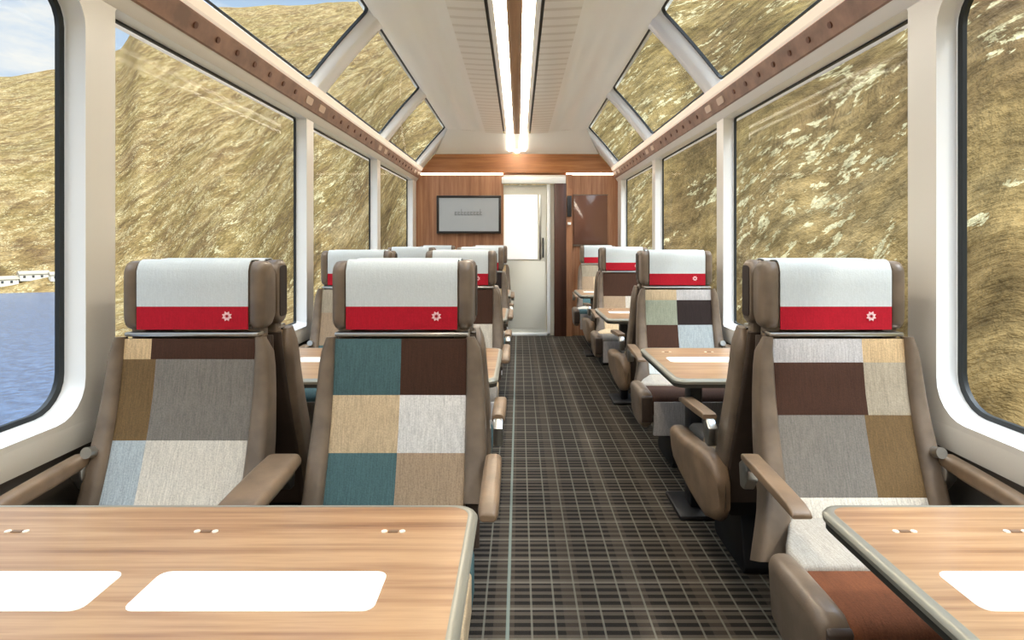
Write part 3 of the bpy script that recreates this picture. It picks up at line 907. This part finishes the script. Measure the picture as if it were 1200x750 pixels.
# ------------------------------------------------------------------ tables
def make_table(x0, x1, wall, seats):
    """origin on the floor below the table centre; x0..x1 relative, wall = -1/+1 side of the wall"""
    cx = (x0 + x1) / 2
    t = thing('folding_table', (cx, 0, 0))
    hw = (x1 - x0) / 2; D = 0.375
    def outline(e, n=5):
        pts = []
        R = 0.05 - e * 0.5
        for sx_, sy_, a0 in ((1, 1, 0), (-1, 1, 90), (-1, -1, 180), (1, -1, 270)):
            if sx_ == wall:
                pts.append((sx_ * hw, sy_ * (D - e)))
                if (sx_ == 1 and sy_ == -1): pass
                continue
            for k in range(n + 1):
                a = math.radians(a0 + 90 * k / n)
                pts.append((sx_ * (hw - e - R) + R * math.cos(a), sy_ * (D - e - R) + R * math.sin(a)))
        return pts
    bm = bmesh.new()
    o1 = outline(0.020)
    loft(bm, [[(p[0], p[1], 0.682) for p in o1], [(p[0], p[1], 0.700) for p in o1]])
    finish('table_top', bm, M['tablewood'], t, smooth=30)
    bm = bmesh.new()
    prof = [(0.0202, 0.684), (0.0202, 0.7004), (0.015, 0.7012), (0.004, 0.697), (0.0, 0.690), (0.002, 0.680)]
    rings = []
    for e, z in prof: rings.append([(p[0], p[1], z) for p in outline(e)])
    loft(bm, rings, caps=False)
    finish('edge_band', bm, M['edge'], t, smooth=40)
    bm = bmesh.new()
    o2 = outline(0.006)
    loft(bm, [[(p[0], p[1], 0.664) for p in o2], [(p[0], p[1], 0.681) for p in o2]])
    finish('underside', bm, M['edged'], t, smooth=30)
    for c in seats:
        bm = bmesh.new()
        yb = -0.375 + 0.375 + 0.045     # strip sits a little beyond the middle
        rr = rrect(0.395, 0.112, 0.018, 4)
        loft(bm, [[(c - cx + q[0], yb + q[1], 0.6995) for q in rr], [(c - cx + q[0], yb + q[1], 0.7012) for q in rr]])
        pl = finish('inlaid_strip', bm, M['mat'], t, smooth=30)
        bm = bmesh.new()
        r_ = random.Random(int(c * 100))
        for q in range(5):
            xx = c - cx - 0.15 + 0.07 * q
            vs = [(xx, yb - 0.05), (xx + 0.035 + 0.02 * r_.random(), yb + 0.05)]
            bm.faces.new([bm.verts.new(v) for v in ((vs[0][0], vs[0][1], 0.70135), (vs[0][0] + 0.0015, vs[0][1], 0.70135), (vs[1][0] + 0.0015, vs[1][1], 0.70135), (vs[1][0], vs[1][1], 0.70135))])
        finish('printed_line', bm, M['edgeline'], pl, smooth=0)
    nfit = [c for c in ((-0.623 + CAMX, -0.25 + CAMX, -1.0 + CAMX) if wall < 0 else (0.769 + CAMX, 0.99 + CAMX))]
    for c in nfit:
        bm = bmesh.new()
        for dx in (-0.018, 0.018): cyl(bm, (c - cx + dx, 0.245, 0.6995), (0, 0, 1), 0.006, 0.0025, 12, 0)
        box(bm, c - cx - 0.010, c - cx + 0.010, 0.241, 0.250, 0.6995, 0.7018, 0, 2, 1)
        finish('flush_catch', bm, [M['fitting'], M['fitd']], t, smooth=30)
    # wall bracket and leg
    bm = bmesh.new()
    box(bm, *sorted((wall * hw, wall * (hw - 0.05))), -0.25, 0.25, 0.56, 0.665, 0.008)
    finish('wall_bracket', bm, M['metal'], t, smooth=30)
    lx = -wall * hw * 0.45
    bm = bmesh.new(); box(bm, lx - 0.03, lx + 0.03, -0.05, 0.05, 0.02, 0.665, 0.012); box(bm, lx - 0.10, lx + 0.10, -0.14, 0.14, 0.0, 0.022, 0.006)
    finish('table_leg', bm, M['blackp'], t, smooth=30)
    return t
M['edgeline'] = plain('faint_map_line', (226, 224, 218), 0.5)
TL = make_table(-1.355, -0.062, -1, (-0.426 + CAMX, -0.885 + CAMX))
TR = make_table(0.675, 1.355, 1, (0.925 + CAMX,))
tl_lab = ['wide light oak table at lower left with white inlaid strips', 'oak table between the first and second left seat rows', 'oak table between the second and third left seat rows', 'farthest oak table on the left, near the end wall']
tr_lab = ['light oak table at lower right with one white inlaid strip', 'brightly lit oak table in front of the second right seat', 'oak table in front of the third right seat', 'farthest oak table on the right, near the end wall']
for k in range(4):
    for P0, labs in ((TL, tl_lab), (TR, tr_lab)):
        loc = (P0.location.x, 0.945 + 1.92 * k, 0)
        if k == 0: o = P0; o.location = loc
        else: o = dup(P0, loc, 0)
        tag(o, labs[k], 'table', 'oak folding tables between the seats')

# ------------------------------------------------------------------ landscape
SK = [(-180, .30), (-120, .14), (-90, .12), (-60, .16), (-45, .195), (-41, .206), (-37.3, .228), (-33.8, .265), (-32.3, .315), (-29, .340), (-25.8, .350), (-21.7, .365), (-13.9, .39), (0, .47), (14, .62), (40, .72), (90, .80), (130, .6), (180, .30)]
def interp(tab, a):
    for (a0, v0), (a1, v1) in zip(tab, tab[1:]):
        if a0 <= a <= a1: return v0 + (v1 - v0) * (lambda u: u * u * (3 - 2 * u) * 0.6 + u * 0.4)((a - a0) / (a1 - a0))
    return tab[-1][1]
R0 = [(-180, 60), (-150, 256), (-90, 256), (-41, 256), (-36.5, 250), (-32, 225), (-26, 170), (-18, 110), (-10, 60), (3, 32), (14, 22), (25, 15), (40, 9.5), (60, 7.5), (90, 6.5), (130, 8), (180, 60)]
ZB_ = [(-180, -2), (-150, -16.6), (-41, -16.6), (-36.5, -16.4), (-32, -14.5), (-26, -12), (-18, -8), (-10, -4.5), (0, -2.4), (30, -1.7), (90, -1.3), (180, -2)]
RMAX = 900.0
def ground(x, y):
    r = math.hypot(x, y); th = math.degrees(math.atan2(x, y))
    m = interp(SK, th); r0 = interp(R0, th); zb = interp(ZB_, th)
    q = Vector((x, y, 0))
    if r < r0:
        e = max(0.0, min(1.0, (r - 4.0) / (26.0 if zb < -4 else 8.0)))
        if th > 14 : e = 1
        low = -1.4 if -36.5 > th > -150 else 0
        low *= max(0, min(1, (r0 - r) / 6.0))
        return -1.3 + (zb + low + 1.3) * e + 0.12 * noise.noise(q * .3)
    d_ = r - r0
    h = zb + (m * RMAX + 1.28 - zb) * (d_ / (RMAX - r0))
    amp = min(d_, 60) * 0.10 + max(0, d_ - 60) * 0.05
    nse = noise.fractal(q * 0.008 + Vector((3, 1, 0)), 0.9, 2.1, 6) * 0.9 + noise.fractal(q * 0.06, 0.9, 2.1, 5) * 0.25
    fade = 1.0 - 0.8 * max(0, min(1, (r - 500) / 350))
    return h + amp * nse * fade * (0.5 if th < -24 else 0.5 + 0.3 * min(1, (th + 24) / 24))
bm = bmesh.new()
ths = []
a = -180.0
while a < 180:
    ths.append(a)
    a += 0.42 if -46 <= a <= 46 else 3.0
rs = [3.2 * (900 / 3.2) ** (k / 190) for k in range(191)]
grid = []
for t_ in ths:
    ra_ = math.radians(t_)
    grid.append([bm.verts.new((r * math.sin(ra_), r * math.cos(ra_), ground(r * math.sin(ra_), r * math.cos(ra_)))) for r in rs])
n = len(ths)
for i in range(n):
    j = (i + 1) % n
    for k in range(len(rs) - 1):
        bm.faces.new((grid[i][k], grid[i][k + 1], grid[j][k + 1], grid[j][k]))
c = bm.verts.new((0, 0, -1.35))
for i in range(n): bm.faces.new((c, grid[i][0], grid[(i + 1) % n][0]))
struct(finish('hillside', bm, M['hill'], smooth=180))
# lake
bm = bmesh.new()
pts = []
for t_ in range(-150, -33, 3):
    r = 262 if t_ < -38 else 250
    pts.append((r * math.sin(math.radians(t_)), r * math.cos(math.radians(t_))))
vs = [bm.verts.new((x, y, -15.9)) for x, y in pts] + [bm.verts.new((-4, 5, -15.9)), bm.verts.new((-4, -8, -15.9))]
bm.faces.new(vs)
struct(finish('lake', bm, M['lake'], smooth=0))

# little white houses on the far shore
M['render'] = plain('white_house_wall', (214, 208, 192), 0.8)
M['slate'] = plain('grey_brown_roof', (150, 138, 118), 0.8)
M['hwin'] = plain('dark_house_window', (70, 70, 70), 0.4)
def house(th, r, w, d_, h, label):
    a = math.radians(th)
    x, y = r * math.sin(a), r * math.cos(a)
    t = thing('lakeside_house', (x, y, ground(x, y) - 0.8), -a + 0.2)
    bm = bmesh.new(); box(bm, -w / 2, w / 2, -d_ / 2, d_ / 2, 0, h); finish('walls', bm, M['render'], t, smooth=0)
    bm = bmesh.new()
    prism(bm, [(-d_ / 2 - .3, h), (0, h + d_ * 0.28), (d_ / 2 + .3, h)], -w / 2 - .3, w / 2 + .3)
    finish('roof', bm, M['slate'], t, smooth=0)
    k = -w / 2 + 1.2
    while k < w / 2 - 1.0:
        bm = bmesh.new(); box(bm, k - .35, k + .35, -d_ / 2 - .03, -d_ / 2 + .02, h * .45, h * .8); finish('window', bm, M['hwin'], t, smooth=0)
        k += 2.4
    tag(t, label, 'house', 'white houses on the far lake shore')
house(-40.6, 266, 5.5, 4, 2.4, 'leftmost small white house on the far lake shore')
house(-39.1, 268, 8.0, 4, 2.3, 'long low white house in the middle of the far lake shore')
house(-37.5, 264, 6.0, 4, 2.2, 'white house on the far shore nearest the wide left pillar')

# ------------------------------------------------------------------ light and world
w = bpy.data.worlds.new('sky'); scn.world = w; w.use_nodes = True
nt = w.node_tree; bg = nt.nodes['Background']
tc = N(nt, 'ShaderNodeTexCoord')
sp = N(nt, 'ShaderNodeSeparateXYZ'); nt.links.new(tc.outputs['Generated'], sp.inputs[0])
sky = ramp(nt, sp.outputs['Z'], [(0.0, (222, 230, 238)), (0.2, (200, 219, 240)), (0.45, (160, 192, 226)), (1.0, (150, 180, 212))])
mp = N(nt, 'ShaderNodeMapping'); mp.inputs['Scale'].default_value = (1, 1, 2.4); mp.inputs['Location'].default_value = (0.35, 0.2, 0.1)
nt.links.new(tc.outputs['Generated'], mp.inputs['Vector'])
cl = noise_tex(nt, mp.outputs['Vector'], 2.6, 7, 0.6, 0.2)
clm = ramp(nt, cl, [(0.46, (0, 0, 0, 1)), (0.60, (1, 1, 1, 1))])
colr = mixc(nt, clm, sky, lin((250, 247, 240)))
nt.links.new(colr, bg.inputs['Color'])
# sky strength raised overhead and around the sun, added to light the interior
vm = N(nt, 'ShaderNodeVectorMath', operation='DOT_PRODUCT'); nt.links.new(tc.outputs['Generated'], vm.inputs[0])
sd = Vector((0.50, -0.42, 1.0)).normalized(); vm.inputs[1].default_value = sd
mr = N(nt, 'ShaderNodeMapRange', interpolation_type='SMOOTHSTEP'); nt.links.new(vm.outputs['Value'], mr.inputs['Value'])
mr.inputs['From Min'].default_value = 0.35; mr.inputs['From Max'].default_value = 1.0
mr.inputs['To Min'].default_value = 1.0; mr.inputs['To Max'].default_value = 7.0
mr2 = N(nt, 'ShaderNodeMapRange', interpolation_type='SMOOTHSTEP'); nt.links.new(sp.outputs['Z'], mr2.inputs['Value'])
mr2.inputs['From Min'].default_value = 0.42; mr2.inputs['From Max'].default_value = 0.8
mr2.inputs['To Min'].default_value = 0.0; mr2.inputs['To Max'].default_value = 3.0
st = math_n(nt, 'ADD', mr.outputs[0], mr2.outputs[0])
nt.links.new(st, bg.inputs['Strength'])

def lamp(kind, name, loc, rot, energy, color, **kw):
    l = bpy.data.lights.new(name, kind); l.energy = energy; l.color = color
    for k_, v in kw.items(): setattr(l, k_, v)
    o = bpy.data.objects.new(name, l); COL.objects.link(o); o.location = loc; o.rotation_euler = rot
    return o
sun_dir = Vector((-0.50, 0.42, -1.0))       # travelling direction: from the right and behind, high
s_ = lamp('SUN', 'sun', (0, 0, 30), (0, 0, 0), 1.9, (1.0, 0.94, 0.84), angle=math.radians(4))
s_.rotation_euler = sun_dir.to_track_quat('-Z', 'Y').to_euler()

cam = bpy.data.cameras.new('camera'); co = bpy.data.objects.new('camera', cam); COL.objects.link(co)
co.location = (CAMX, 0, EYE); co.rotation_euler = (PI / 2, 0, 0)
cam.sensor_width = 36; cam.lens = 700 / 1200 * 36
cam.shift_x = -(608 - 600) / 1200; cam.shift_y = -(375 - 282) / 1200
cam.clip_start = 0.02; cam.clip_end = 2000
scn.camera = co
scn.view_settings.view_transform = 'Standard'; scn.view_settings.look = 'None'
scn.view_settings.gamma = 1.0; scn.view_settings.exposure = 0.14
scn.view_settings.use_curve_mapping = False
scn.cycles.use_denoising = True
scn.cycles.max_bounces = 10; scn.cycles.diffuse_bounces = 6; scn.cycles.transparent_max_bounces = 16
